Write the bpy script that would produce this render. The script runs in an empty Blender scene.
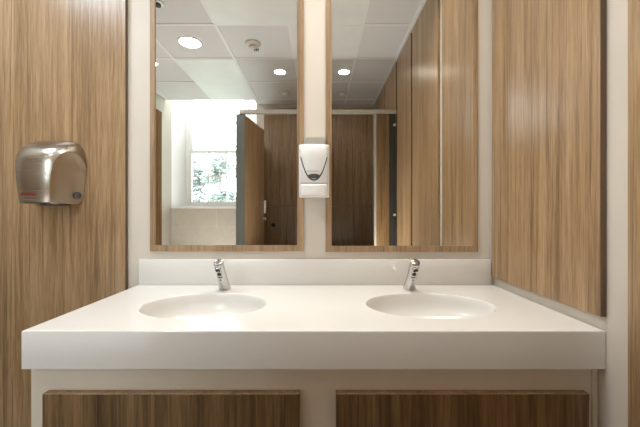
import bpy, bmesh, math, random
from mathutils import Vector, Matrix
random.seed(7)
S = bpy.context.scene
COL = S.collection
D = 1.45            # camera to mirror wall
ZC = 1.172          # eye height
XR, XL, YB, HC = 0.762, -2.09, -3.2, 2.71

# ------------------------------------------------------------------ materials
def new_mat(name):
    m = bpy.data.materials.new(name); m.use_nodes = True
    nt = m.node_tree
    return m, nt, nt.nodes, nt.links, nt.nodes['Principled BSDF']

def plain(name, rgb, rough=0.5, metal=0.0, spec=0.5, noise=0.0, nscale=40.0, bump=0.0, emis=None, estr=0.0, coat=0.0):
    m, nt, N, L, p = new_mat(name)
    p.inputs['Base Color'].default_value = (*rgb, 1)
    p.inputs['Roughness'].default_value = rough
    p.inputs['Metallic'].default_value = metal
    p.inputs['Specular IOR Level'].default_value = spec
    p.inputs['Coat Weight'].default_value = coat
    if emis:
        p.inputs['Emission Color'].default_value = (*emis, 1)
        p.inputs['Emission Strength'].default_value = estr
    if noise or bump:
        g = N.new('ShaderNodeNewGeometry')
        n = N.new('ShaderNodeTexNoise'); n.inputs['Scale'].default_value = nscale; n.inputs['Detail'].default_value = 4
        L.new(g.outputs['Position'], n.inputs['Vector'])
        if noise:
            r = N.new('ShaderNodeValToRGB')
            r.color_ramp.elements[0].color = (*[c*(1-noise) for c in rgb], 1)
            r.color_ramp.elements[1].color = (*[min(1, c*(1+noise)) for c in rgb], 1)
            r.color_ramp.elements[0].position = 0.3; r.color_ramp.elements[1].position = 0.7
            L.new(n.outputs['Fac'], r.inputs['Fac']); L.new(r.outputs['Color'], p.inputs['Base Color'])
        if bump:
            b = N.new('ShaderNodeBump'); b.inputs['Strength'].default_value = bump; b.inputs['Distance'].default_value = 0.002
            L.new(n.outputs['Fac'], b.inputs['Height']); L.new(b.outputs['Normal'], p.inputs['Normal'])
    return m

def wood(name, dark, mid, light, rough=0.28, off=0.0):
    """vertical-grained laminate: stretched noise in world space"""
    m, nt, N, L, p = new_mat(name)
    g = N.new('ShaderNodeNewGeometry')
    def streak(sx, sz, detail, dist=0.0, o=0.0):
        mp = N.new('ShaderNodeMapping')
        mp.inputs['Scale'].default_value = (sx, sx, sz)
        mp.inputs['Location'].default_value = (off+o, off*1.7+o, off*.3)
        L.new(g.outputs['Position'], mp.inputs['Vector'])
        n = N.new('ShaderNodeTexNoise'); n.inputs['Scale'].default_value = 1.0
        n.inputs['Detail'].default_value = detail; n.inputs['Distortion'].default_value = dist
        n.inputs['Roughness'].default_value = 0.55
        L.new(mp.outputs['Vector'], n.inputs['Vector'])
        return n.outputs['Fac']
    a = streak(22, 0.8, 2, 0.6)
    b = streak(80, 3.2, 4, 0.4, 5.3)
    c = streak(260, 12, 2, 0.0, 9.1)
    d = streak(70, 0.8, 3, 0.9, 21.7)
    def math_(op, x, y):
        n = N.new('ShaderNodeMath'); n.operation = op
        for i, v in enumerate((x, y)):
            if isinstance(v, (int, float)): n.inputs[i].default_value = v
            else: L.new(v, n.inputs[i])
        return n.outputs[0]
    s = math_('ADD', math_('MULTIPLY', a, 0.40), math_('MULTIPLY', b, 0.32))
    s = math_('ADD', s, math_('MULTIPLY', c, 0.28))
    r = N.new('ShaderNodeValToRGB'); e = r.color_ramp.elements
    e[0].position = 0.35; e[0].color = (*dark, 1)
    e[1].position = 0.63; e[1].color = (*light, 1)
    k = e.new(0.49); k.color = (*mid, 1)
    L.new(s, r.inputs['Fac'])
    # sparse dark veins
    v = N.new('ShaderNodeMapRange'); v.inputs['From Min'].default_value = 0.545; v.inputs['From Max'].default_value = 0.67
    v.inputs['To Min'].default_value = 1.0; v.inputs['To Max'].default_value = 0.66
    L.new(d, v.inputs['Value'])
    mx = N.new('ShaderNodeMix'); mx.data_type = 'RGBA'; mx.blend_type = 'MULTIPLY'; mx.inputs['Factor'].default_value = 1.0
    L.new(r.outputs['Color'], mx.inputs['A']); L.new(v.outputs['Result'], mx.inputs['B'])
    L.new(mx.outputs['Result'], p.inputs['Base Color'])
    p.inputs['Roughness'].default_value = rough
    p.inputs['Specular IOR Level'].default_value = 0.5
    bp = N.new('ShaderNodeBump'); bp.inputs['Strength'].default_value = 0.12; bp.inputs['Distance'].default_value = 0.001
    L.new(c, bp.inputs['Height']); L.new(bp.outputs['Normal'], p.inputs['Normal'])
    return m

def brushed(name, rgb, rough, sx, sy, sz):
    m, nt, N, L, p = new_mat(name)
    g = N.new('ShaderNodeNewGeometry'); mp = N.new('ShaderNodeMapping'); mp.inputs['Scale'].default_value = (sx, sy, sz)
    L.new(g.outputs['Position'], mp.inputs['Vector'])
    n = N.new('ShaderNodeTexNoise'); n.inputs['Scale'].default_value = 1; n.inputs['Detail'].default_value = 3
    L.new(mp.outputs['Vector'], n.inputs['Vector'])
    r = N.new('ShaderNodeMapRange'); r.inputs['To Min'].default_value = rough-.06; r.inputs['To Max'].default_value = rough+.08
    L.new(n.outputs['Fac'], r.inputs['Value']); L.new(r.outputs['Result'], p.inputs['Roughness'])
    b = N.new('ShaderNodeBump'); b.inputs['Strength'].default_value = 0.03; b.inputs['Distance'].default_value = 0.0003
    L.new(n.outputs['Fac'], b.inputs['Height']); L.new(b.outputs['Normal'], p.inputs['Normal'])
    p.inputs['Base Color'].default_value = (*rgb, 1); p.inputs['Metallic'].default_value = 1.0
    p.inputs['Anisotropic'].default_value = 0.5
    return m

M = {}
WD, WM, WL = (0.195, 0.115, 0.053), (0.335, 0.211, 0.108), (0.455, 0.306, 0.174)
M['wood'] = wood('walnut_laminate', WD, WM, WL)
M['wood_strip_shaded'] = wood('walnut_strip_shaded', (0.075, 0.04, 0.016), (0.15, 0.085, 0.036), (0.22, 0.132, 0.062), 0.95, 5.5)  # walnut for the left-wall strip, its shadow put into the colour
M['wood_strip_shaded'].node_tree.nodes['Principled BSDF'].inputs['Specular IOR Level'].default_value = 0
M['wood_frame'] = wood('walnut_frame', (0.19, 0.112, 0.055), (0.315, 0.203, 0.108), (0.43, 0.292, 0.170), 0.42, 3.7)
M['wood_shaded'] = wood('walnut_shaded', (0.075, 0.040, 0.015), (0.195, 0.112, 0.046), (0.31, 0.19, 0.088), 0.36, 8.2)  # darker walnut copy, shade under the counter put into its colour
M['wood_edge'] = wood('walnut_edge', (0.08, 0.048, 0.025), (0.11, 0.067, 0.035), (0.14, 0.087, 0.047), 0.45, 1.1)
M['wall'] = plain('cream_paint', (0.63, 0.575, 0.50), 0.55, noise=0.02, nscale=9, bump=0.05)
M['wall_tan'] = plain('tan_paint', (0.46, 0.42, 0.345), 0.7, spec=0.2, noise=0.02, nscale=9)
M['wall_white'] = plain('white_plaster', (0.80, 0.79, 0.76), 0.6, noise=0.015, nscale=7)
M['corian'] = plain('white_solid_surface', (0.74, 0.725, 0.695), 0.17, spec=0.5, noise=0.03, nscale=420)
M['carcass'] = plain('cream_laminate', (0.74, 0.67, 0.57), 0.45, noise=0.015, nscale=15)
M['chrome'] = plain('chrome', (0.56, 0.55, 0.53), 0.08, 1.0, noise=0.02, nscale=30)
M['chrome_dark_reflect'] = plain('chrome_cap', (0.20, 0.185, 0.165), 0.3, 1.0, noise=0.03, nscale=60)  # cap chrome with the dark reflection put into its colour
M['black'] = plain('black_rubber', (0.012, 0.012, 0.013), 0.35, noise=0.1, nscale=80)
M['darkgrey'] = plain('dark_grey_plastic', (0.045, 0.047, 0.05), 0.4, noise=0.1, nscale=60)
M['steel'] = brushed('brushed_steel', (0.44, 0.40, 0.345), 0.24, 4, 4, 420)
M['steel_side'] = brushed('brushed_steel_side', (0.50, 0.44, 0.355), 0.3, 4, 4, 420)
M['badge'] = plain('badge_grey', (0.12, 0.125, 0.13), 0.4, 0.6, noise=0.2, nscale=300)
M['red'] = plain('red_print', (0.28, 0.015, 0.02), 0.5, noise=0.1, nscale=200)
M['greyprint'] = plain('grey_print', (0.30, 0.29, 0.28), 0.5, noise=0.1, nscale=200)
M['white_plastic'] = plain('white_plastic', (0.69, 0.68, 0.665), 0.22, noise=0.01, nscale=20)
M['white_plastic2'] = plain('white_plastic_push', (0.84, 0.82, 0.79), 0.25, noise=0.01, nscale=20)
M['plate'] = plain('satin_plate', (0.62, 0.59, 0.54), 0.3, 0.5, noise=0.03, nscale=30)
M['tile'] = plain('ceiling_tile', (0.76, 0.75, 0.735), 0.8, noise=0.03, nscale=160)
M['grid'] = plain('ceiling_grid', (0.90, 0.895, 0.88), 0.45, noise=0.01, nscale=30)
M['panel_white'] = plain('pale_ceiling_panel', (0.88, 0.90, 0.87), 0.35, noise=0.03, nscale=6)
M['lamp'] = plain('lamp_lens', (0.9, 0.88, 0.82), 0.4, emis=(1.0, 0.93, 0.82), estr=26, noise=0.01)
M['lamp_small'] = plain('lamp_lens_small', (0.9, 0.88, 0.82), 0.4, emis=(1.0, 0.91, 0.77), estr=30, noise=0.01)
M['trimwhite'] = plain('white_trim', (0.78, 0.77, 0.74), 0.4, noise=0.01, nscale=30)
M['detector'] = plain('detector_plastic', (0.62, 0.58, 0.51), 0.4, noise=0.02, nscale=30)
M['pilaster'] = plain('grey_laminate', (0.175, 0.183, 0.165), 0.28, 0.25, noise=0.05, nscale=5)
M['pilaster_dark'] = plain('dark_laminate', (0.05, 0.052, 0.05), 0.25, 0.3, noise=0.1, nscale=5)
M['alu'] = plain('satin_aluminium', (0.52, 0.49, 0.43), 0.38, 0.4, noise=0.02, nscale=20)
M['floor'] = plain('pale_floor_tile', (0.22, 0.205, 0.18), 0.35, noise=0.08, nscale=30)
M['leaf'] = plain('leaf_green', (0.36, 0.40, 0.37), 0.6, noise=0.35, nscale=3)
M['leaf_pale'] = plain('leaf_pale_green', (0.36, 0.385, 0.37), 0.6, noise=0.3, nscale=3)
M['bark'] = plain('bark', (0.16, 0.14, 0.12), 0.8, noise=0.3, nscale=12)
M['ground'] = plain('lawn', (0.30, 0.34, 0.26), 0.9, noise=0.2, nscale=5)
M['cord'] = plain('cord_grey', (0.28, 0.28, 0.28), 0.7, noise=0.1, nscale=40)

def mirror_mat():
    m, nt, N, L, p = new_mat('mirror_silver')
    g = N.new('ShaderNodeNewGeometry'); n = N.new('ShaderNodeTexNoise'); n.inputs['Scale'].default_value = 2
    L.new(g.outputs['Position'], n.inputs['Vector'])
    r = N.new('ShaderNodeValToRGB')
    r.color_ramp.elements[0].color = (0.86, 0.865, 0.85, 1); r.color_ramp.elements[1].color = (0.88, 0.885, 0.87, 1)
    L.new(n.outputs['Fac'], r.inputs['Fac']); L.new(r.outputs['Color'], p.inputs['Base Color'])
    p.inputs['Metallic'].default_value = 1; p.inputs['Roughness'].default_value = 0.0
    return m
M['mirror'] = mirror_mat()

def glass_mat():
    m = bpy.data.materials.new('window_glass'); m.use_nodes = True
    nt = m.node_tree; N = nt.nodes; L = nt.links; N.clear()
    o = N.new('ShaderNodeOutputMaterial'); t = N.new('ShaderNodeBsdfTransparent'); g = N.new('ShaderNodeBsdfGlossy')
    g.inputs['Roughness'].default_value = 0.02; t.inputs['Color'].default_value = (0.95, 0.97, 0.96, 1)
    f = N.new('ShaderNodeFresnel'); f.inputs['IOR'].default_value = 1.35
    mx = N.new('ShaderNodeMixShader')
    L.new(f.outputs[0], mx.inputs[0]); L.new(t.outputs[0], mx.inputs[1]); L.new(g.outputs[0], mx.inputs[2]); L.new(mx.outputs[0], o.inputs[0])
    return m
M['glass'] = glass_mat()

def tile_mat():
    m, nt, N, L, p = new_mat('beige_wall_tile')
    g = N.new('ShaderNodeNewGeometry'); sep = N.new('ShaderNodeSeparateXYZ'); cmb = N.new('ShaderNodeCombineXYZ')
    L.new(g.outputs['Position'], sep.inputs[0])
    ax = N.new('ShaderNodeMath'); ax.operation = 'ADD'; ax.inputs[1].default_value = 1.756
    az = N.new('ShaderNodeMath'); az.operation = 'ADD'; az.inputs[1].default_value = -0.983
    L.new(sep.outputs['X'], ax.inputs[0]); L.new(sep.outputs['Z'], az.inputs[0])
    L.new(ax.outputs[0], cmb.inputs['X']); L.new(az.outputs[0], cmb.inputs['Y'])
    b = N.new('ShaderNodeTexBrick'); b.offset = 0.5; b.inputs['Scale'].default_value = 1
    b.inputs['Brick Width'].default_value = 0.6; b.inputs['Row Height'].default_value = 0.3; b.inputs['Mortar Size'].default_value = 0.004
    b.inputs['Color1'].default_value = (0.53, 0.475, 0.375, 1); b.inputs['Color2'].default_value = (0.56, 0.505, 0.405, 1)
    b.inputs['Mortar'].default_value = (0.60, 0.56, 0.49, 1)
    L.new(cmb.outputs[0], b.inputs['Vector'])
    n = N.new('ShaderNodeTexNoise'); n.inputs['Scale'].default_value = 5; n.inputs['Detail'].default_value = 5; n.inputs['Distortion'].default_value = 2
    L.new(g.outputs['Position'], n.inputs['Vector'])
    mr = N.new('ShaderNodeMapRange'); mr.inputs['To Min'].default_value = 0.85; mr.inputs['To Max'].default_value = 1.15
    L.new(n.outputs['Fac'], mr.inputs['Value'])
    mx = N.new('ShaderNodeMix'); mx.data_type = 'RGBA'; mx.blend_type = 'MULTIPLY'; mx.inputs['Factor'].default_value = 1
    L.new(b.outputs['Color'], mx.inputs['A']); L.new(mr.outputs[0], mx.inputs['B'])
    L.new(mx.outputs['Result'], p.inputs['Base Color']); p.inputs['Roughness'].default_value = 0.4
    return m
M['walltile'] = tile_mat()

# ------------------------------------------------------------------ mesh helpers (world coordinates in, local out)
def box(bm, x0, x1, y0, y1, z0, z1, bev=0.0, seg=2):
    r = bmesh.ops.create_cube(bm, size=1.0)
    vs = r['verts']
    for v in vs:
        v.co = Vector(((x0+x1)/2 + v.co.x*(x1-x0), (y0+y1)/2 + v.co.y*(y1-y0), (z0+z1)/2 + v.co.z*(z1-z0)))
    if bev > 0:
        es = list({e for v in vs for e in v.link_edges})
        bmesh.ops.bevel(bm, geom=es, offset=bev, segments=seg, profile=0.5, affect='EDGES')
    return bm

def lathe(bm, prof, origin, axis=(0, 0, 1), n=32, ref=None):
    """profile [(r, h)...] revolved about axis from origin"""
    a = Vector(axis).normalized()
    u = Vector(ref) if ref else (Vector((1, 0, 0)) if abs(a.x) < 0.9 else Vector((0, 1, 0)))
    u = (u - a*u.dot(a)).normalized(); w = a.cross(u)
    o = Vector(origin); rings = []
    for (r, h) in prof:
        if r < 1e-7: rings.append([bm.verts.new(o + a*h)])
        else: rings.append([bm.verts.new(o + a*h + (u*math.cos(2*math.pi*i/n) + w*math.sin(2*math.pi*i/n))*r) for i in range(n)])
    for A, B in zip(rings, rings[1:]):
        for i in range(n):
            j = (i+1) % n
            if len(A) == 1 and len(B) == 1: continue
            if len(A) == 1: bm.faces.new((A[0], B[j], B[i]))
            elif len(B) == 1: bm.faces.new((A[i], A[j], B[0]))
            else: bm.faces.new((A[i], A[j], B[j], B[i]))
    return bm

def tube(bm, pts, r, n=8):
    pts = [Vector(p) for p in pts]; rings = []
    for i, p in enumerate(pts):
        t = (pts[min(i+1, len(pts)-1)] - pts[max(i-1, 0)]).normalized()
        u = t.cross(Vector((0, 0, 1)));  u = u if u.length > 1e-3 else t.cross(Vector((1, 0, 0)))
        u.normalize(); w = t.cross(u)
        rings.append([bm.verts.new(p + (u*math.cos(2*math.pi*k/n) + w*math.sin(2*math.pi*k/n))*r) for k in range(n)])
    for A, B in zip(rings, rings[1:]):
        for k in range(n): bm.faces.new((A[k], A[(k+1) % n], B[(k+1) % n], B[k]))
    bm.faces.new(rings[0][::-1]); bm.faces.new(rings[-1])
    return bm

def root_of(o):
    while o.parent: o = o.parent
    return o

def obj(name, bm, mat, parent=None, smooth=False, base=None):
    """link a bmesh given in world coordinates as one object"""
    me = bpy.data.meshes.new(name)
    bmesh.ops.recalc_face_normals(bm, faces=bm.faces)
    if parent: off = root_of(parent).location.copy()
    else:
        if base is None:
            xs = [v.co for v in bm.verts]
            off = Vector(((min(v.x for v in xs)+max(v.x for v in xs))/2, (min(v.y for v in xs)+max(v.y for v in xs))/2, min(v.z for v in xs)))
        else: off = Vector(base)
    for v in bm.verts: v.co -= off
    bm.to_mesh(me); bm.free()
    if smooth:
        me.polygons.foreach_set('use_smooth', [True]*len(me.polygons))
        me.set_sharp_from_angle(angle=math.radians(40))
    me.materials.append(M[mat])
    o = bpy.data.objects.new(name, me); COL.objects.link(o)
    if parent: o.parent = parent
    else: o.location = off
    return o

def tag(o, label, cat, group=None):
    o['label'] = label; o['category'] = cat
    if group: o['group'] = group
    return o

def thing(name, label, cat, loc, group=None):
    o = bpy.data.objects.new(name, None); o.empty_display_size = 0.1; COL.objects.link(o)
    o.location = loc
    return tag(o, label, cat, group)

def struct(name, bm, mat, parent=None, smooth=False):
    o = obj(name, bm, mat, parent, smooth)
    if not parent: o['kind'] = 'structure'
    return o

def dup(root, loc, label):
    r = root.copy(); COL.objects.link(r); r.location = loc; r['label'] = label
    for ch in list(root.children):
        c = ch.copy(); COL.objects.link(c); c.parent = r
        for g in list(ch.children):
            d = g.copy(); COL.objects.link(d); d.parent = c
    return r

nb = bmesh.new
def bx(*a, **k): return box(nb(), *a, **k)

# ------------------------------------------------------------------ the room
struct('floor', bx(XL-.1, XR+.1, YB-.4, .1, -.1, 0), 'floor')
struct('wall_back', bx(XL-.1, XR+.1, 0, .1, 0, HC+.5), 'wall')
struct('wall_right', bx(XR, XR+.1, YB-.1, 0, 0, HC+.5), 'wall')
struct('wall_left', bx(XL-.1, XL, YB, 0, 0, HC+.5), 'wall_tan')
XW = -.894        # where the window recess ends
YS = -3.002       # suspended ceiling stops here above the window
b = nb()
box(b, XW, XR+.1, YB-.5, YB, 0, HC+.5)                # solid wall behind the cubicles
struct('wall_front', b, 'wall')
struct('wall_front_tiled', bx(XL-.1, XW, YB-.5, YB, 0, 1.243), 'walltile')
b = nb(); box(b, XL-.1, XW, YB-.5, YB-.02, 3.12, 3.3)
struct('wall_front_upper', b, 'wall_white')
# window reveal, splayed left
b = nb()
for pts in ([(XL-.1, YB), (XL, YB), (-2.015, YB-.34), (-2.015, YB-.5), (XL-.1, YB-.5)],
            [(XW, YB), (XW, YB-.5), (-1.07, YB-.5), (-1.07, YB-.34)]):
    lo = [b.verts.new((x, y, 1.243)) for x, y in pts]; hi = [b.verts.new((x, y, 3.12)) for x, y in pts]
    b.faces.new(lo); b.faces.new(hi[::-1])
    for i in range(len(pts)):
        j = (i+1) % len(pts); b.faces.new((lo[i], lo[j], hi[j], hi[i]))
struct('trim_1', b, 'wall_white')

d1 = struct('dark_reflection_slab', bx(XL, XL+.03, -1.85, -.75, .01, 2.1, bev=.003), 'wood_shaded')  # unseen, added to give the hand dryer something dark to reflect
# ceiling: tiles, then the metal grid under them
b = nb()
box(b, XL, XR, YS, 0, HC, HC+.04)
struct('ceiling', b, 'tile')
struct('ceiling_rear', bx(-.865, XR, YB, YS, HC, HC+.04), 'tile')
b = nb()
box(b, XL, -.865, YB-.02, YS-.001, 3.12, 3.16)
struct('ceiling_recess', b, 'wall_white')
struct('trim_2', bx(XL, -.865, YS-.02, YS, HC-.004, 3.12), 'wall_white')
b = nb()
box(b, -.885, -.865, YB, YS-.02, HC-.004, 3.12)
struct('trim_3', b, 'wall_white')
b = nb()
for x in (.349, -.251, -.851, -1.451, -2.051):
    y0 = YB if x > -.84 else YS
    box(b, x-.013, x+.013, y0, 0, HC-.005, HC)
for k in range(6):
    y = -.062 - .588*k
    x0 = XL
    box(b, x0, XR, y-.011, y+.011, HC-.006, HC-.001)
box(b, XR-.022, XR, YB, 0, HC-.012, HC)
struct('trim_4', b, 'grid')
# lowered box of wall over the cubicle back
struct('trim_5', bx(XR-.028, XR-.012, YB+.06, YB+.076, 0, HC-.02), 'alu')

# pale lay-in panels
tag(obj('blank_panel', bx(-1.44, -.862, YS+.012, -1.838, HC-.008, HC-.0005), 'panel_white'),
    'long pale blank ceiling panel next to the window, seen in the left mirror', 'ceiling panel', 'pale lay-in ceiling panels')
tag(obj('blank_panel', bx(-.84, .338, -1.226, -.662, HC-.008, HC-.0005), 'panel_white'),
    'pale blank ceiling panel at the top edge of the mirrors, above the smoke detector', 'ceiling panel', 'pale lay-in ceiling panels')

tag(obj('blank_panel', bx(-.238, .336, -1.815, -1.249, HC-.008, HC-.0005), 'panel_white'),
    "square pale ceiling panel before the small downlights, at both mirrors' inner edges", 'ceiling panel', 'pale lay-in ceiling panels')
# ------------------------------------------------------------------ window
w = bpy.data.objects.new('window_1', None); COL.objects.link(w); w.location = (-1.55, YB-.34, 1.27); w['kind'] = 'structure'
YG = YB-.34
def wz(py): return ZC + (213.5-py)*4.985/330
wx0, wx1 = -2.015, -1.07
b = nb()
box(b, wx0, wx0+.05, YG-.06, YG+.03, 1.27, 3.12); box(b, wx1-.05, wx1, YG-.06, YG+.03, 1.27, 3.12)
box(b, wx0+.05, wx1-.05, YG-.06, YG+.03, 3.06, 3.12); box(b, wx0+.05, wx1-.05, YG-.06, YG+.03, 1.27, 1.30)
struct('window_frame', b, 'trimwhite', w)
ix0, ix1 = wx0+.05, wx1-.05
def sash(name, z0, z1, y, rb, rt, hz):
    b = nb()
    box(b, ix0, ix0+.035, y-.02, y+.02, z0, z1); box(b, ix1-.035, ix1, y-.02, y+.02, z0, z1)
    box(b, ix0+.035, ix1-.035, y-.02, y+.02, z0, z0+rb); box(b, ix0+.035, ix1-.035, y-.02, y+.02, z1-rt, z1)
    for f in (1/3, 2/3):
        x = ix0+.035 + (ix1-ix0-.07)*f
        box(b, x-.009, x+.009, y-.012, y+.012, z0+rb, z1-rt)
    for z in hz: box(b, ix0+.035, ix1-.035, y-.011, y+.011, z-.009, z+.009)
    s = struct(name, b, 'trimwhite', w)
    struct('pane', bx(ix0+.035, ix1-.035, y-.002, y+.002, z0+rb, z1-rt), 'glass', s)
    return s
zm = wz(151.7)
sash('lower_sash', 1.30, zm+.02, YG, .05, .035, [wz(177)])
sash('upper_sash', zm-.02, 3.06, YG-.042, .035, .045, [wz(122)])
struct('window_sill', bx(XL, XW, YB-.34, YB+.035, 1.243, 1.27, bev=.006), 'trimwhite', w)
b = nb(); tube(b, [(-1.56+.004*math.sin(k), YG+.03, wz(153)-k*.022) for k in range(14)], .004, 6)
struct('sash_cord', b, 'cord', w)

# outside: lawn and bushes
g = struct('ground', bx(-14, 4, -24, YB-.55, -.6, -.5), 'ground')
def bush(name, label, x, y, ztop, rad, mat, n, seed):
    rnd = random.Random(seed)
    t = thing(name, label, 'tree', (x, y, -.5), 'trees outside the window')
    b = nb()
    tube(b, [(x, y, -.5), (x+.05, y, .3), (x-.02, y+.03, ztop*.55), (x+.03, y, ztop*.9)], .05, 8)
    for k in range(9):
        a = rnd.uniform(0, 6.28); z = rnd.uniform(.3, ztop*.7)
        tube(b, [(x, y, z), (x+math.cos(a)*rad*.4, y+math.sin(a)*rad*.4, z+.3), (x+math.cos(a)*rad*.8, y+math.sin(a)*rad*.8, z+.75)], .016, 5)
    obj('trunk', b, 'bark', t)
    b = nb()
    blobs = [(rnd.uniform(-.6, .6)*rad, rnd.uniform(-.6, .6)*rad, rnd.uniform(.1, .9), rnd.uniform(.3, .6)*rad) for _ in range(14)]
    for k in range(n):
        bx_, by_, bz_, br = rnd.choice(blobs)
        d = Vector((rnd.gauss(0, 1), rnd.gauss(0, 1), rnd.gauss(0, 1))).normalized()*br*rnd.uniform(.5, 1.1)
        c = Vector((x+bx_, y+by_, bz_*(ztop)))+d
        if c.z > ztop or c.z < -.4: continue
        q = Matrix.Rotation(rnd.uniform(0, 6.28), 3, 'Z') @ Matrix.Rotation(rnd.uniform(-1.2, 1.2), 3, 'X')
        s = rnd.uniform(.04, .085)
        b.faces.new([b.verts.new(c + q @ Vector(p)*s) for p in ((-1, 0, 0), (0, -.45, .1), (1.1, 0, 0), (0, .45, .1))])
    obj('foliage', b, mat, t)
bush('garden_tree', 'pale leafy tree behind the left panes of the lower window sash', -4.35, -9.6, 3.5, .8, 'leaf_pale', 7000, 3)
bush('garden_tree', 'darker green tree behind the middle panes of the lower window sash', -3.0, -8.5, 3.2, .6, 'leaf', 7000, 4)
bush('garden_tree', 'green tree at the right of the window beside the grey pilaster', -1.75, -6.9, 3.0, .5, 'leaf', 4500, 5)

# ------------------------------------------------------------------ wood wall panels
def wpanel(label, x0, x1, y0, y1, z0, z1, edge=None, mat='wood'):
    t = obj('wood_panel', bx(x0, x1, y0, y1, z0, z1, bev=.0012, seg=1), mat)
    if edge:
        t.data.materials.append(M['wood_edge'])
        ax, sg = edge
        for p in t.data.polygons:
            if p.normal[ax]*sg > .5: p.material_index = 1
    return tag(t, label, 'wall panel', 'wood wall panels')
wpanel('tall walnut wall panel behind the steel hand dryer, left of the vanity', -2.08, -.844, -.018, -.0005, .01, 2.68, (0, 1))
px = .745
wpanel('walnut wall panel on the right wall directly above the counter end', px, XR-.0005, -.574, -.019, .897, 2.655, (1, -1))
wpanel('walnut wall panel at the far right edge, past the cream strip beside the counter', px, XR-.0005, -1.225, -.65, .01, 2.655)
wpanel('walnut right-wall panel reflected third from the right edge of the right mirror', px, XR-.0005, -1.755, -1.262, .01, 2.655, (1, 1))
wpanel('walnut right-wall panel whose top shows above the right end of the cubicle header', px, XR-.0005, -2.34, -1.79, .01, 2.655, (1, 1))
wpanel('farthest walnut right-wall panel, its top meeting the ceiling corner above the cubicle header', px, XR-.0005, -2.94, -2.36, .01, 2.655, (1, 1))
wpanel("walnut panel on the left wall, a narrow strip at the left mirror's edge", XL+.0005, XL+.018, -2.88, -2.25, .01, 2.50, None, 'wood_strip_shaded')

# ------------------------------------------------------------------ vanity counter with moulded basins
CX0, CX1, CY, CZ = -.795, .7605, -.571, .86
CT = .1026
vc = thing('vanity_counter', 'thick white solid-surface double vanity counter fixed across the mirror wall', 'counter', (-.017, -.285, CZ-CT))
def ring(cx, cy, rx, ry, n): return [(cx+rx*math.cos(2*math.pi*i/n), cy+ry*math.sin(2*math.pi*i/n)) for i in range(n)]
BAS = [(-.395, -.315, .2135, .161), (.374, -.315, .2175, .161)]
NB = 96
b = nb()
y_back = -.002
halves = [(CX0, -.008), (-.008, CX1)]
e = .004
top_outline = []
def rect_pt(cx, cy, ang, x0, x1, y0, y1):
    dx, dy = math.cos(ang), math.sin(ang)
    t = min(((x1-cx)/dx if dx > 1e-9 else (x0-cx)/dx if dx < -1e-9 else 9e9), ((y1-cy)/dy if dy > 1e-9 else (y0-cy)/dy if dy < -1e-9 else 9e9))
    return cx+dx*t, cy+dy*t
for (x0, x1), (cx, cy, rx, ry) in zip(halves, BAS):
    X0 = x0 + (e if x0 == CX0 else 0); X1 = x1 - (e if x1 == CX1 else 0); Y0, Y1 = CY+e, y_back
    angs = [2*math.pi*i/NB for i in range(NB)]
    # snap the nearest samples to the rectangle corners
    inner = [b.verts.new((cx+rx*math.cos(a), cy+ry*math.sin(a), CZ)) for a in angs]
    outp = [list(rect_pt(cx, cy, math.atan2(ry*math.sin(a), rx*math.cos(a)), X0, X1, Y0, Y1)) for a in angs]
    for c in ((X0, Y0), (X0, Y1), (X1, Y0), (X1, Y1)):
        k = min(range(NB), key=lambda i: (outp[i][0]-c[0])**2+(outp[i][1]-c[1])**2); outp[k] = list(c)
    outer = [b.verts.new((p[0], p[1], CZ)) for p in outp]
    for i in range(NB):
        j = (i+1) % NB; b.faces.new((inner[i], inner[j], outer[j], outer[i]))
def quad(*p): b.faces.new([b.verts.new(q) for q in p])
# arris, apron faces, underside strip
zb, zt = CZ-CT, CZ-e
X0, X1, Y0 = CX0, CX1, CY
quad((X0+e, Y0+e, CZ), (X1-e, Y0+e, CZ), (X1-e*.3, Y0+e*.3, CZ-e*.3), (X0+e*.3, Y0+e*.3, CZ-e*.3))
quad((X0+e*.3, Y0+e*.3, CZ-e*.3), (X1-e*.3, Y0+e*.3, CZ-e*.3), (X1, Y0, zt), (X0, Y0, zt))
quad((X0, Y0, zt), (X1, Y0, zt), (X1, Y0, zb), (X0, Y0, zb))
for X, s in ((X0, 1), (X1, -1)):
    quad((X+s*e, Y0+e, CZ), (X+s*e*.3, Y0+e*.3, CZ-e*.3), (X+s*e*.3, y_back, CZ-e*.3), (X+s*e, y_back, CZ))
    quad((X+s*e*.3, Y0+e*.3, CZ-e*.3), (X, Y0, zt), (X, y_back, zt), (X+s*e*.3, y_back, CZ-e*.3))
    quad((X, Y0, zt), (X, Y0, zb), (X, y_back, zb), (X, y_back, zt))
quad((X0, Y0, zb), (X1, Y0, zb), (X1, Y0+.06, zb), (X0, Y0+.06, zb))
quad((X0, Y0+.06, zb), (X1, Y0+.06, zb), (X1, Y0+.06, CZ-.03), (X0, Y0+.06, CZ-.03))
quad((X0, y_back, zb), (X1, y_back, zb), (X1, y_back, CZ), (X0, y_back, CZ))
bmesh.ops.remove_doubles(b, verts=b.verts, dist=1e-5)
obj('countertop', b, 'corian', vc)
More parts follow.
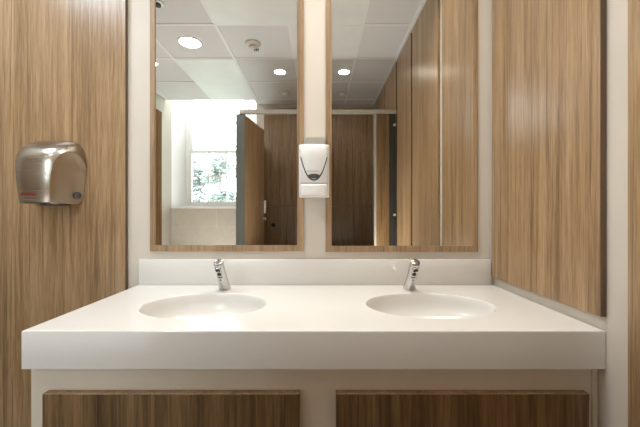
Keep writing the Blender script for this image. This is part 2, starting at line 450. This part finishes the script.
for (cx, cy, rx, ry) in BAS:
    b = nb(); rings = []
    dep = .105
    prof = [(1.0, 0.0), (.992, -.0008), (.983, -.0035), (.974, -.009), (.962, -.02)]
    for k in range(1, 13):
        t = k/12; s = .962*math.cos(t*math.pi/2*.93)**.55
        prof.append((max(s, .1), -.02-(dep-.02)*math.sin(t*math.pi/2)))
    for (s, h) in prof:
        rings.append([b.verts.new((cx+rx*s*math.cos(2*math.pi*i/NB), cy+ry*s*math.sin(2*math.pi*i/NB), CZ+h)) for i in range(NB)])
    for A, B in zip(rings, rings[1:]):
        for i in range(NB): b.faces.new((A[i], A[(i+1) % NB], B[(i+1) % NB], B[i]))
    b.faces.new(rings[-1])
    o = obj('basin', b, 'corian', vc)
    o.data.polygons.foreach_set('use_smooth', [True]*len(o.data.polygons))
    bd = nb(); lathe(bd, [(0, .004), (.018, .004), (.022, .002), (.022, -.003), (0, -.003)], (cx, cy, CZ-dep+.003), n=28)
    obj('drain', bd, 'chrome', o, smooth=True)
obj('backsplash', bx(-.789, .7445, -.015, -.0015, CZ, CZ+.113, bev=.003), 'corian', vc, smooth=True)

# cabinet under the counter
cab = thing('vanity_cabinet', 'cream vanity cabinet with two shaded walnut front panels under the white counter', 'cabinet', (-.017, -.285, 0))
yc = -.545
b = nb()
box(b, -.7926, .7445, yc, yc+.02, .1, CZ-CT-.002, bev=.001, seg=1)
box(b, -.7926, -.7726, yc+.02, -.003, .1, CZ-CT-.002)
box(b, -.77, .74, yc+.06, yc+.08, 0, .1)
obj('carcass', b, 'carcass', cab)
obj('filler_strip', bx(.7455, .7605, yc-.003, yc+.02, .1, CZ-CT-.002, bev=.003), 'carcass', cab)
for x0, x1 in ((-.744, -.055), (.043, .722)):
    t = obj('door', bx(x0, x1, yc-.022, yc-.0005, .13, .689, bev=.0012, seg=1), 'wood_shaded', cab)
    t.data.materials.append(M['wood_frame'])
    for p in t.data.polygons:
        if p.normal.z > .5: p.material_index = 1  # top faces take a paler walnut, imitating light from above

# ------------------------------------------------------------------ mirrors
def mirror(label, x0, x1, z0, z1, fl, fr):
    t = thing('mirror', label, 'mirror', ((x0+x1)/2, 0, z0), 'framed mirrors above the counter')
    f, d = .0265, .009
    b = nb()
    pts = [(x0, z0), (x1, z0), (x1, z1), (x0, z1)]; ins = [(x0+fl, z0+f), (x1-fr, z0+f), (x1-fr, z1-f), (x0+fl, z1-f)]
    V = lambda p, y: b.verts.new((p[0], y, p[1]))
    of = [V(p, -d) for p in pts]; inf = [V(p, -d) for p in ins]; ob = [V(p, -.0005) for p in pts]; inb = [V(p, -.0005) for p in ins]
    for i in range(4):
        j = (i+1) % 4
        b.faces.new((of[i], of[j], inf[j], inf[i])); b.faces.new((of[i], of[j], ob[j], ob[i]))
        b.faces.new((inf[i], inf[j], inb[j], inb[i])); b.faces.new((ob[i], ob[j], inb[j], inb[i]))
    obj('frame', b, 'wood_frame', t)
    obj('glass', bx(x0+fl+.0005, x1-fr-.0005, -.0035, -.001, z0+f+.0005, z1-f-.0005), 'mirror', t)
mirror('left wood-framed mirror reflecting the bright sash window', -.743, -.0721, ZC-.165, 2.25, .021, .0285)
mirror('right wood-framed mirror reflecting the row of tall wood wall panels', .0245, .6905, ZC-.168, 2.25, .0262, .0215)

# ------------------------------------------------------------------ faucets
def faucet(x, label):
    y0 = -.083
    t = thing('faucet', label, 'faucet', (x, y0, CZ), 'chrome basin faucets')
    a = Vector((0, -.584, .811)).normalized(); nrm = Vector((0, -.811, -.584)).normalized()
    o = Vector((x, y0, CZ))
    Lh = .150
    b = nb()
    lathe(b, [(.0265, -.03), (.0255, -.012), (.024, .01), (.0215, .045), (.0198, .08), (.019, .115), (.0187, Lh-.002), (.0178, Lh), (0, Lh)], o, a, 40)
    bmesh.ops.bisect_plane(b, geom=b.verts[:]+b.edges[:]+b.faces[:], plane_co=(0, 0, CZ+.0004), plane_no=(0, 0, 1), clear_inner=True)
    body = obj('body', b, 'chrome', t, smooth=True)
    b = nb(); lathe(b, [(0, 0), (.0172, 0), (.0176, .0015), (.017, .0035), (.0145, .0046), (0, .005)], o+a*(Lh+.0003), a, 36)
    obj('cap', b, 'chrome_dark_reflect', t, smooth=True)
    # outlet with its black aerator on the underside, then the sensor eye and slots
    c = o + a*(Lh-.021) + nrm*.0168
    b = nb(); lathe(b, [(.0125, -.006), (.0125, .004), (.0115, .0062), (.0095, .0062), (.0085, .004), (.0085, 0)], c, nrm, 28)
    obj('outlet', b, 'chrome', t, smooth=True)
    b = nb(); lathe(b, [(.0086, 0), (.0086, .0045), (.006, .0052), (0, .0052)], c, nrm, 24)
    obj('aerator', b, 'black', t, smooth=True)
    c = o + a*(Lh-.046) + nrm*.0188
    b = nb(); lathe(b, [(.0082, -.004), (.0082, .0012), (.0065, .0022), (0, .0024)], c, nrm, 24)
    obj('sensor_eye', b, 'black', t, smooth=True)
    b = nb()
    for h, hw, th in ((.062, .0095, .0016), (.077, .0035, .002)):
        cc = o + a*(Lh-h)
        r = .0195 + .000*h
        pr = []
        for k in range(9):
            ang = (k/8-.5)*2*math.asin(hw/.0195)
            dirv = nrm*math.cos(ang) + Vector((1, 0, 0))*math.sin(ang)
            pr.append((cc+dirv*(r+.0008)-a*th, cc+dirv*(r+.0008)+a*th))
        vs = [(b.verts.new(p), b.verts.new(q)) for p, q in pr]
        for A, B in zip(vs, vs[1:]): b.faces.new((A[0], B[0], B[1], A[1]))
    obj('slot_marking', b, 'black', t)
    return t
f0 = faucet(-.394, 'chrome slanted faucet behind the left basin')
dup(f0, (.369, -.083, CZ), 'chrome slanted faucet behind the right basin')

# ------------------------------------------------------------------ soap dispenser between the mirrors
SX, SY = -.0246, -.0205
sd = thing('soap_dispenser', 'white wall soap dispenser with dark curved trim between the two mirrors', 'soap dispenser', (SX, 0, ZC+.066))
z0, z1 = ZC+.067, ZC+.291
obj('mounting_plate', bx(-.0705, .0233, -.0195, -.001, ZC+.09, ZC+.332, bev=.001, seg=1), 'plate', sd)
obj('back_plate', bx(SX-.064, SX+.064, SY-.045, SY, z0, z1, bev=.006, seg=3), 'white_plastic', sd, smooth=True)
HWc = .0575
def yfront(x, z):
    u = (x-SX)/HWc; t = (z-z0)/(z1-z0)
    return SY - (.096 - .013*abs(u)**2.2 - .02*max(0, (t-.72)/.28)**2 - .012*max(0, (.42-t)/.42)**1.2)
def shell(xa, xb, za, zb, yb, extra, nx=17, nz=25, rc=.01):
    """front-bulged box: rounded rectangle outline, front follows yfront"""
    b = nb(); cx, cz = (xa+xb)/2, (za+zb)/2; hx, hz = (xb-xa)/2, (zb-za)/2
    def inset(i):    # layers of outline shrinking to the front
        return i
    N_ = 64
    def outline(s):
        pts = []
        r = min(rc, hx, hz)
        hx2, hz2 = hx-s, hz-s
        rr = max(r-s, .001)
        for q, (sx, sz) in enumerate(((1, 1), (-1, 1), (-1, -1), (1, -1))):
            for k in range(N_//4):
                a = math.pi/2*(q + k/(N_//4-1))
                pts.append((cx+sx*(hx2-rr)+rr*math.cos(a), cz+sz*(hz2-rr)+rr*math.sin(a)))
        # densify long edges
        out = []
        for i, p in enumerate(pts):
            n = pts[(i+1) % len(pts)]; d = math.hypot(n[0]-p[0], n[1]-p[1]); m = max(1, int(d/.008))
            if d > .012:
                for j in range(m): out.append((p[0]+(n[0]-p[0])*j/m, p[1]+(n[1]-p[1])*j/m))
            else: out.append(p)
        return out
    base = outline(0)
    rings = []
    for s, y in ((0, None), (0, .010), (.0015, .004), (.0045, .001), (.009, 0)):
        ol = [(cx+(p[0]-cx)*(1-s/hx), cz+(p[1]-cz)*(1-s/hz)) for p in base]
        rings.append([b.verts.new((p[0], yb if y is None else yfront(*p)-extra+y, p[1])) for p in ol])
    for f in (.75, .5, .25):
        k = (1-.009/hx)*f
        ol = [(cx+(p[0]-cx)*k, cz+(p[1]-cz)*k) for p in base]
        rings.append([b.verts.new((p[0], yfront(*p)-extra, p[1])) for p in ol])
    for A, B in zip(rings, rings[1:]):
        n = len(A)
        for i in range(n): b.faces.new((A[i], A[(i+1) % n], B[(i+1) % n], B[i]))
    c = b.verts.new((cx, yfront(cx, cz)-extra, cz)); A = rings[-1]
    for i in range(len(A)): b.faces.new((A[i], A[(i+1) % len(A)], c))
    bmesh.ops.remove_doubles(b, verts=b.verts, dist=1e-6)
    return b
obj('cover', shell(SX-HWc, SX+HWc, z0+.056, z1-.004, SY-.045, 0), 'white_plastic', sd, smooth=True)
obj('push_bar', shell(SX-.0545, SX+.0545, z0+.006, z0+.0545, SY-.045, .005, rc=.008), 'white_plastic2', sd, smooth=True)
def ribbon(pts, wd):
    b = nb(); prev = None
    for i, (x, z) in enumerate(pts):
        x_a, z_a = pts[max(i-1, 0)]; x_b, z_b = pts[min(i+1, len(pts)-1)]
        d = Vector((x_b-x_a, 0, z_b-z_a)).normalized(); nn = Vector((-d.z, 0, d.x))*wd(i/(len(pts)-1))/2
        cur = []
        for s in (-1, 1):
            X, Z = x+nn.x*s, z+nn.z*s
            cur.append((b.verts.new((X, yfront(X, Z)-.0012, Z)), b.verts.new((X, yfront(X, Z)+.002, Z))))
        if prev:
            (p0, q0), (p1, q1) = prev; (r0, s0), (r1, s1) = cur
            b.faces.new((p0, p1, r1, r0)); b.faces.new((p0, r0, s0, q0)); b.faces.new((p1, q1, s1, r1))
        prev = cur
    return b
zu = z0+.069; zt_ = z0+.162
pts = []
for k in range(41):
    u = -1+2*k/40
    pts.append((SX+u*.0535*1.0, zu+(zt_-zu)*abs(u)**2.3))
o = obj('curved_trim', ribbon(pts, lambda t: .0035+.0035*(1-abs(2*t-1))), 'darkgrey', sd); o['label'] = 'dark curved trim line on the cover'
b = nb()
cen = (SX, zu+.0155); ringv = []
for k in range(28):
    a = 2*math.pi*k/28
    x = cen[0]+.0255*math.cos(a); z = cen[1]+(.009*math.sin(a) if math.sin(a) > 0 else .010*math.sin(a))
    ringv.append(b.verts.new((x, yfront(x, z)-.0014, z)))
c = b.verts.new((cen[0], yfront(*cen)-.003, cen[1]))
for k in range(28): b.faces.new((ringv[k], ringv[(k+1) % 28], c))
o = obj('level_window', b, 'darkgrey', sd); o['label'] = 'dark oval window at the bottom of the cover'

def strokes(fn, width, h, n, seed):
    """small unreadable printed line, as a run of fine upright strokes; fn(u, v)->point"""
    rnd = random.Random(seed); b = nb(); x = 0.0
    while x < width:
        w_ = rnd.uniform(.5, 1.0)*width/n; hh = h*rnd.uniform(.65, 1.0)
        b.faces.new([b.verts.new(fn(*p)) for p in ((x, 0), (min(x+w_*.72, width), 0), (min(x+w_*.72, width), hh), (x, hh))])
        x += w_*1.12
    return b
zl = zu+.0335
obj('printed_lettering', strokes(lambda u, v: Vector((SX-.026+u, yfront(SX-.026+u, zl+v)-.0012, zl+v)), .047, .0045, 13, 5), 'greyprint', sd)

# ------------------------------------------------------------------ hand dryer
HX, HY, HZ, HH = -1.134, -.0181, ZC+.040, .264
hd = thing('hand_dryer', 'brushed steel hand dryer mounted on the walnut panel left of the mirrors', 'hand dryer', (HX, HY, HZ))
def lerp(tab, t):
    for (a, p), (c, q) in zip(tab, tab[1:]):
        if t <= c:
            f = (t-a)/(c-a); f = f*f*(3-2*f) if False else f
            return p+(q-p)*f
    return tab[-1][1]
def cat(tab, t):
    n = len(tab)
    for i in range(n-1):
        if t <= tab[i+1][0] or i == n-2:
            x0, y0 = tab[max(i-1, 0)]; x1, y1 = tab[i]; x2, y2 = tab[i+1]; x3, y3 = tab[min(i+2, n-1)]
            h = x2-x1; f = (t-x1)/h
            m1 = (y2-y0)/(x2-x0)*h; m2 = (y3-y1)/(x3-x1)*h
            return (2*f**3-3*f*f+1)*y1+(f**3-2*f*f+f)*m1+(-2*f**3+3*f*f)*y2+(f**3-f*f)*m2
WT = [(0, .101), (.05, .113), (.10, .1205), (.15, .122), (.19, .119), (.215, .113), (.235, .104), (.25, .091), (.259, .075), (.264, .052)]
DT = [(0, .129), (.04, .134), (.09, .137), (.14, .135), (.18, .129), (.205, .118), (.225, .101), (.24, .080), (.252, .054), (.259, .034), (.264, .012)]
def dryer_bm():
    b = nb(); rings = []
    nx = 56
    zs = [0, .001, .004] + [.264*(k/40) for k in range(1, 36)] + [.264*(.9+.1*k/10) for k in range(0, 11)]
    zs = sorted(set(round(z, 5) for z in zs))
    for z in zs:
        w_, d_ = cat(WT, z), cat(DT, z)
        if z < .004: s = .97+.03*(z/.004); w_ *= s; d_ *= s
        row = []
        for k in range(nx+1):
            th = math.pi*k/nx; cxx, sn = math.cos(th), math.sin(th)
            x = w_*math.copysign(abs(cxx)**.62, cxx); y = -d_*abs(sn)**(.72+.35*(z/.264)**4)
            row.append(b.verts.new((HX+x, HY+y, HZ+z*1.035)))
        rings.append(row)
    for A, B in zip(rings, rings[1:]):
        for k in range(nx): b.faces.new((A[k], A[k+1], B[k+1], B[k]))
        b.faces.new((A[nx], A[0], B[0], B[nx]))
    b.faces.new(rings[0]); b.faces.new(rings[-1])
    return b
b = dryer_bm()
sides = []
P1, P2 = Vector((.1205, 0, 0)), Vector((.071, -.130, 0))
for s in (1, -1):
    p1 = Vector((HX+s*P1.x, HY, HZ)); d = Vector((s*(P2.x-P1.x), P2.y, 0)).normalized()
    nn = Vector((0, 0, 1)).cross(d); nn = nn if nn.x*s > 0 else -nn
    p1.z += .14; nn = (nn + Vector((0, 0, -.10))).normalized()
    bmesh.ops.recalc_face_normals(b, faces=b.faces)
    r = bmesh.ops.bisect_plane(b, geom=b.verts[:]+b.edges[:]+b.faces[:], dist=1e-6, plane_co=p1, plane_no=nn, clear_outer=True)
    es = [g_ for g_ in r['geom_cut'] if isinstance(g_, bmesh.types.BMEdge)]
    vs = list({v for ed in es for v in ed.verts})
    c = sum((v.co for v in vs), Vector())/len(vs)
    sides.append((c, nn, d, [v.co.copy() for v in vs]))
shell_o = obj('shell', b, 'steel', hd, smooth=True)
for c, nn, d, vs in sides:
    vs.sort(key=lambda v: math.atan2((v-c).dot(d), (v-c).z))
    b = nb(); lay = []
    for f, push in ((1, 0), (.965, .0012), (.93, .0006), (.8, -.003), (.6, -.006), (.35, -.0085), (.12, -.0095)):
        lay.append([b.verts.new(c+(v-c)*f+nn*push) for v in vs])
    n = len(vs)
    for A, B in zip(lay, lay[1:]):
        for i in range(n): b.faces.new((A[i], A[(i+1) % n], B[(i+1) % n], B[i]))
    b.faces.new(lay[-1])
    so = obj('side_panel', b, 'steel_side', hd, smooth=True)
    if nn.x > 0:
        # round badge low on the panel, toward the wall
        pc = Vector((HX+P1.x, HY, HZ)) + d*.030; pc.z = HZ+.036; pc -= nn*((pc-Vector((HX+P1.x, HY, HZ+.14))).dot(nn) - .0002)
        bb = nb(); lathe(bb, [(0, .0022), (.013, .0022), (.0152, .0012), (.0152, -.002)], pc, nn, 28)
        obj('round_badge', bb, 'badge', so, smooth=True)
b = nb()
lathe(b, [(.05, -.006), (.05, .001), (.044, .001), (.044, -.004), (0, -.004)], (HX+.035, HY-.062, HZ-.001), n=36)
obj('nozzle', b, 'darkgrey', hd, smooth=True)
def dsurf(x, z):
    w_, d_ = cat(WT, z), cat(DT, z)
    cth = min(1, abs(x)/w_)**(1/.62); sn = math.sqrt(max(0, 1-cth*cth))
    return Vector((HX+x, HY-d_*sn**(.72+.35*(z/.264)**4)-.0008, HZ+z*1.035))
obj('brand_lettering', strokes(lambda u, v: dsurf(-.046+u, .029+v), .060, .011, 8, 11), 'red', hd)['label'] = 'small red lettering low on the front'
b = strokes(lambda u, v: dsurf(-.044+u, .0255+v), .056, .002, 22, 12)
obj('printed_line', b, 'greyprint', hd)
b = strokes(lambda u, v: dsurf(-.036+u, .0125+v), .042, .003, 12, 13)
obj('printed_line', b, 'greyprint', hd)

# ------------------------------------------------------------------ cubicles behind the camera (seen in the mirrors)
YC = -1.78
ZH0, ZH1 = 2.146, 2.185
cu = thing('toilet_cubicle', 'pair of walnut toilet cubicles with grey posts and pale header rail, reflected in the mirrors', 'toilet cubicle', (-.02, YC, 0))
obj('header_rail', bx(-.79, .742, YC-.022, YC+.012, ZH0, ZH1, bev=.003), 'alu', cu)
obj('pilaster', bx(-.822, -.734, YC-.02, YC, .02, ZH0, bev=.002), 'pilaster', cu)['label'] = 'grey green post at the left end of the cubicles'
obj('pilaster', bx(-.158, .105, YC-.02, YC, .02, ZH0-.001, bev=.002), 'wood', cu)
p = obj('pilaster', bx(.677, .742, YC-.02, YC, .02, ZH0-.001, bev=.002), 'pilaster_dark', cu); p['label'] = 'dark glossy post at the right end of the cubicles'
for z in (ZC+.865, ZC-.012):
    b = nb(); lathe(b, [(0, .014), (.010, .013), (.014, .008), (.014, 0)], (.728, YC, z), (0, 1, 0), 20); obj('hinge', b, 'alu', p, smooth=True)
b = nb(); lathe(b, [(0, .02), (.012, .018), (.016, .01), (.012, 0)], (.098, YC, ZC-.09), (0, 1, 0), 20); obj('lock_knob', b, 'alu', cu, smooth=True)
q = obj('infill_panel', bx(.552, .676, YC-.02, YC-.001, .02, ZH0-.001, bev=.001, seg=1), 'wood_shaded', cu)
obj('edge_strip', bx(.530, .5515, YC-.022, YC+.001, .02, ZH0-.001), 'alu', q)
obj('partition', bx(-.04, -.02, YB+.075, YC-.021, .1, ZH0, bev=.001, seg=1), 'wood', cu)
obj('partition', bx(-.822, -.802, YB+.012, YC-.021, .1, ZH0, bev=.001, seg=1), 'wood', cu)
# open left door, swung inward
hA, hB = Vector((-.741, YC-.024, 0)), Vector((-.650, YC-.614, 0))
dv = (hB-hA).normalized(); nv = Vector((-dv.y, dv.x, 0))
nv = nv if nv.x > 0 else -nv
b = nb()
cs = [hA, hB, hB-nv*.02, hA-nv*.02]
lo = [b.verts.new((c.x, c.y, .12)) for c in cs]; hi = [b.verts.new((c.x, c.y, ZH0-.004)) for c in cs]
b.faces.new(lo); b.faces.new(hi)
for i in range(4): b.faces.new((lo[i], lo[(i+1) % 4], hi[(i+1) % 4], hi[i]))
dr = obj('door', b, 'wood', cu); dr['label'] = 'open walnut cubicle door swung inward'
pk = hB-dv*.05; pk.z = ZC-.06
b = nb(); lathe(b, [(.009, 0), (.009, .018), (.016, .022), (.018, .032), (.012, .04), (0, .041)], pk, nv, 20); obj('knob', b, 'alu', dr, smooth=True)
pk = hB + nv*.004
b = nb(); box(b, pk.x-.004, pk.x+.018, pk.y-.012, pk.y+.012, ZC+.005, ZC+.15, bev=.004); obj('handle', b, 'trimwhite', dr)
# wood service panels across the back of each cubicle
YD = YB+.06
def duct(label, x0, x1):
    t = thing('service_panel', label, 'wall panel', ((x0+x1)/2, YD-.02, 0), 'cubicle service panels')
    obj('upper_panel', bx(x0, x1, YD-.018, YD, 1.2745, 2.63, bev=.001, seg=1), 'wood', t)
    lo_ = obj('lower_panel', bx(x0, x1, YD-.018, YD, .02, 1.2705, bev=.001, seg=1), 'wood', t)
    obj('support_rail', bx(x0+.01, x1-.01, YB+.001, YD-.019, .02, 2.6), 'carcass', t)
    return t, lo_
t, lo_ = duct('walnut panel with black flush button behind the left cubicle', -.778, -.045)
b = nb(); lathe(b, [(.028, -.002), (.028, .004), (.022, .007), (0, .0075)], (-.648, YD, 1.013), (0, 1, 0), 24); obj('flush_button', b, 'black', t, smooth=True)
duct('plain walnut panel at the back of the right cubicle', -.015, .733)

# ------------------------------------------------------------------ ceiling fittings
def downlight(label, x, y, r, mat):
    t = thing('recessed_downlight', label, 'ceiling light', (x, y, HC), 'round ceiling downlights')
    b = nb(); lathe(b, [(r*1.18, 0), (r*1.18, -.004), (r*1.1, -.009), (r, -.0095), (r, -.004)], (x, y, HC-.0002), n=40); obj('bezel', b, 'trimwhite', t, smooth=True)
    b = nb(); lathe(b, [(r*.995, -.0045), (r*.6, -.0065), (0, -.007)], (x, y, HC), n=40); obj('lens', b, mat, t, smooth=True)
    return t
downlight('large bright round ceiling downlight at upper left of the left mirror', -1.166, -1.516, .092, 'lamp')
s0 = downlight('small round downlight reflected at the right of the left mirror', -.433, -2.131, .060, 'lamp_small')
dup(s0, (.259, -2.131, HC), 'small round downlight reflected at the left edge of the right mirror')
dup(s0, (-1.725, -1.918, HC), 'small round downlight just showing at the left edge of the left mirror')
def detector(name, label, x, y, r, cat, head):
    t = thing(name, label, cat, (x, y, HC), None)
    b = nb(); lathe(b, [(r, 0), (r, -.012), (r*.88, -.020), (r*.5, -.024), (0, -.024)], (x, y, HC-.0002), n=32); obj('base', b, 'detector', t, smooth=True)
    b = nb(); lathe(b, [(r*.5, -.0235), (r*.48, -.045), (r*.3, -.052), (0, -.052)], (x, y, HC), n=24); obj('sensor_head', b, head, t, smooth=True)
    return t
t = detector('smoke_detector', 'round cream smoke detector reflected at the top right of the left mirror', -.605, -1.534, .068, 'smoke detector', 'detector')
b = nb()
for dx in (-.012, .004, .02): box(b, -.585+dx, -.585+dx+.007, -1.553, -1.546, HC-.066, HC-.050)
box(b, -.60, -.555, -1.556, -1.543, HC-.0515, HC-.046)
obj('sensor_cage', b, 'darkgrey', t)
a0 = detector('dome_vent', 'small round dome on the ceiling above the left cubicle', -.443, -2.734, .073, 'ceiling vent', 'trimwhite')
a0['group'] = 'domed ceiling vents'
dup(a0, (.277, -2.734, HC), 'small round dome on the ceiling above the right cubicle')
t = thing('motion_detector', 'small grey sensor on the ceiling at the top left corner of the left mirror', 'sensor', (-1.18, -.957, HC))
b = nb(); lathe(b, [(.04, 0), (.04, -.012), (.034, -.016), (0, -.016)], (-1.18, -.957, HC-.0002), n=28); obj('base', b, 'plate', t, smooth=True)
b = nb(); lathe(b, [(.024, -.0155), (.022, -.03), (.012, -.036), (0, -.037)], (-1.18, -.957, HC), n=24); obj('lens', b, 'darkgrey', t, smooth=True)

# ------------------------------------------------------------------ light
def area(name, loc, sx, sy, energy, color, rot=(0, 0, 0)):
    l = bpy.data.lights.new(name, 'AREA'); l.shape = 'RECTANGLE'; l.size = sx; l.size_y = sy; l.energy = energy; l.color = color
    o = bpy.data.objects.new(name, l); COL.objects.link(o); o.location = loc; o.rotation_euler = rot
    return o
vl = area('vanity_fill', (.0, -.45, HC-.02), 1.3, .22, 11.3, (1.0, .95, .86))  # unseen fill added above the counter to brighten it
area('entrance_bounce_fill', (-1.4, -2.2, .5), 1.0, 1.7, 17, (.97, .98, 1.0), (math.pi, 0, 0))  # added fill standing in for light bounced up to the ceiling
area('aisle_bounce_fill', (.05, -1.55, .72), 1.1, .4, 13, (1.0, .97, .92), (math.pi, 0, 0))  # added fill aimed up to brighten the right-hand ceiling
area('left_fill', (-1.5, -.75, HC-.02), .5, .5, 19, (.80, .89, 1.0))  # added cool fill, a daylight tone for the left side
vl.data.spread = math.radians(115)
area('recess_fill', (-1.5, YB+.07, 3.09), 0.9, .2, 11, (.95, .98, 1.0), (math.radians(-35), 0, 0))  # added fill to brighten the window bars and reveal
pt = area('window_portal', ((wx0+wx1)/2, YG-.12, 2.2), .95, 1.85, 1, (1, 1, 1), (math.radians(90), 0, 0))
pt.data.cycles.is_portal = True
wd = bpy.data.worlds.new('overcast'); S.world = wd; wd.use_nodes = True
N = wd.node_tree.nodes; L = wd.node_tree.links
bg = N['Background']; tc = N.new('ShaderNodeTexCoord'); sp = N.new('ShaderNodeSeparateXYZ'); rp = N.new('ShaderNodeValToRGB')
L.new(tc.outputs['Generated'], sp.inputs[0]); L.new(sp.outputs['Z'], rp.inputs['Fac'])
rp.color_ramp.elements[0].color = (.80, .87, .92, 1); rp.color_ramp.elements[1].color = (.88, .95, 1.0, 1)
L.new(rp.outputs['Color'], bg.inputs['Color']); bg.inputs['Strength'].default_value = 13.0

# ------------------------------------------------------------------ camera
cd = bpy.data.cameras.new('camera'); cam = bpy.data.objects.new('camera', cd); COL.objects.link(cam)
cam.location = (0, -D, ZC); cam.rotation_euler = (math.radians(90), 0, 0)
cd.sensor_fit = 'HORIZONTAL'; cd.sensor_width = 36; cd.lens = 330/640*36; cd.clip_start = .02
S.camera = cam
S.view_settings.view_transform = 'Standard'
S.view_settings.look = 'None'
S.view_settings.exposure = 0.0
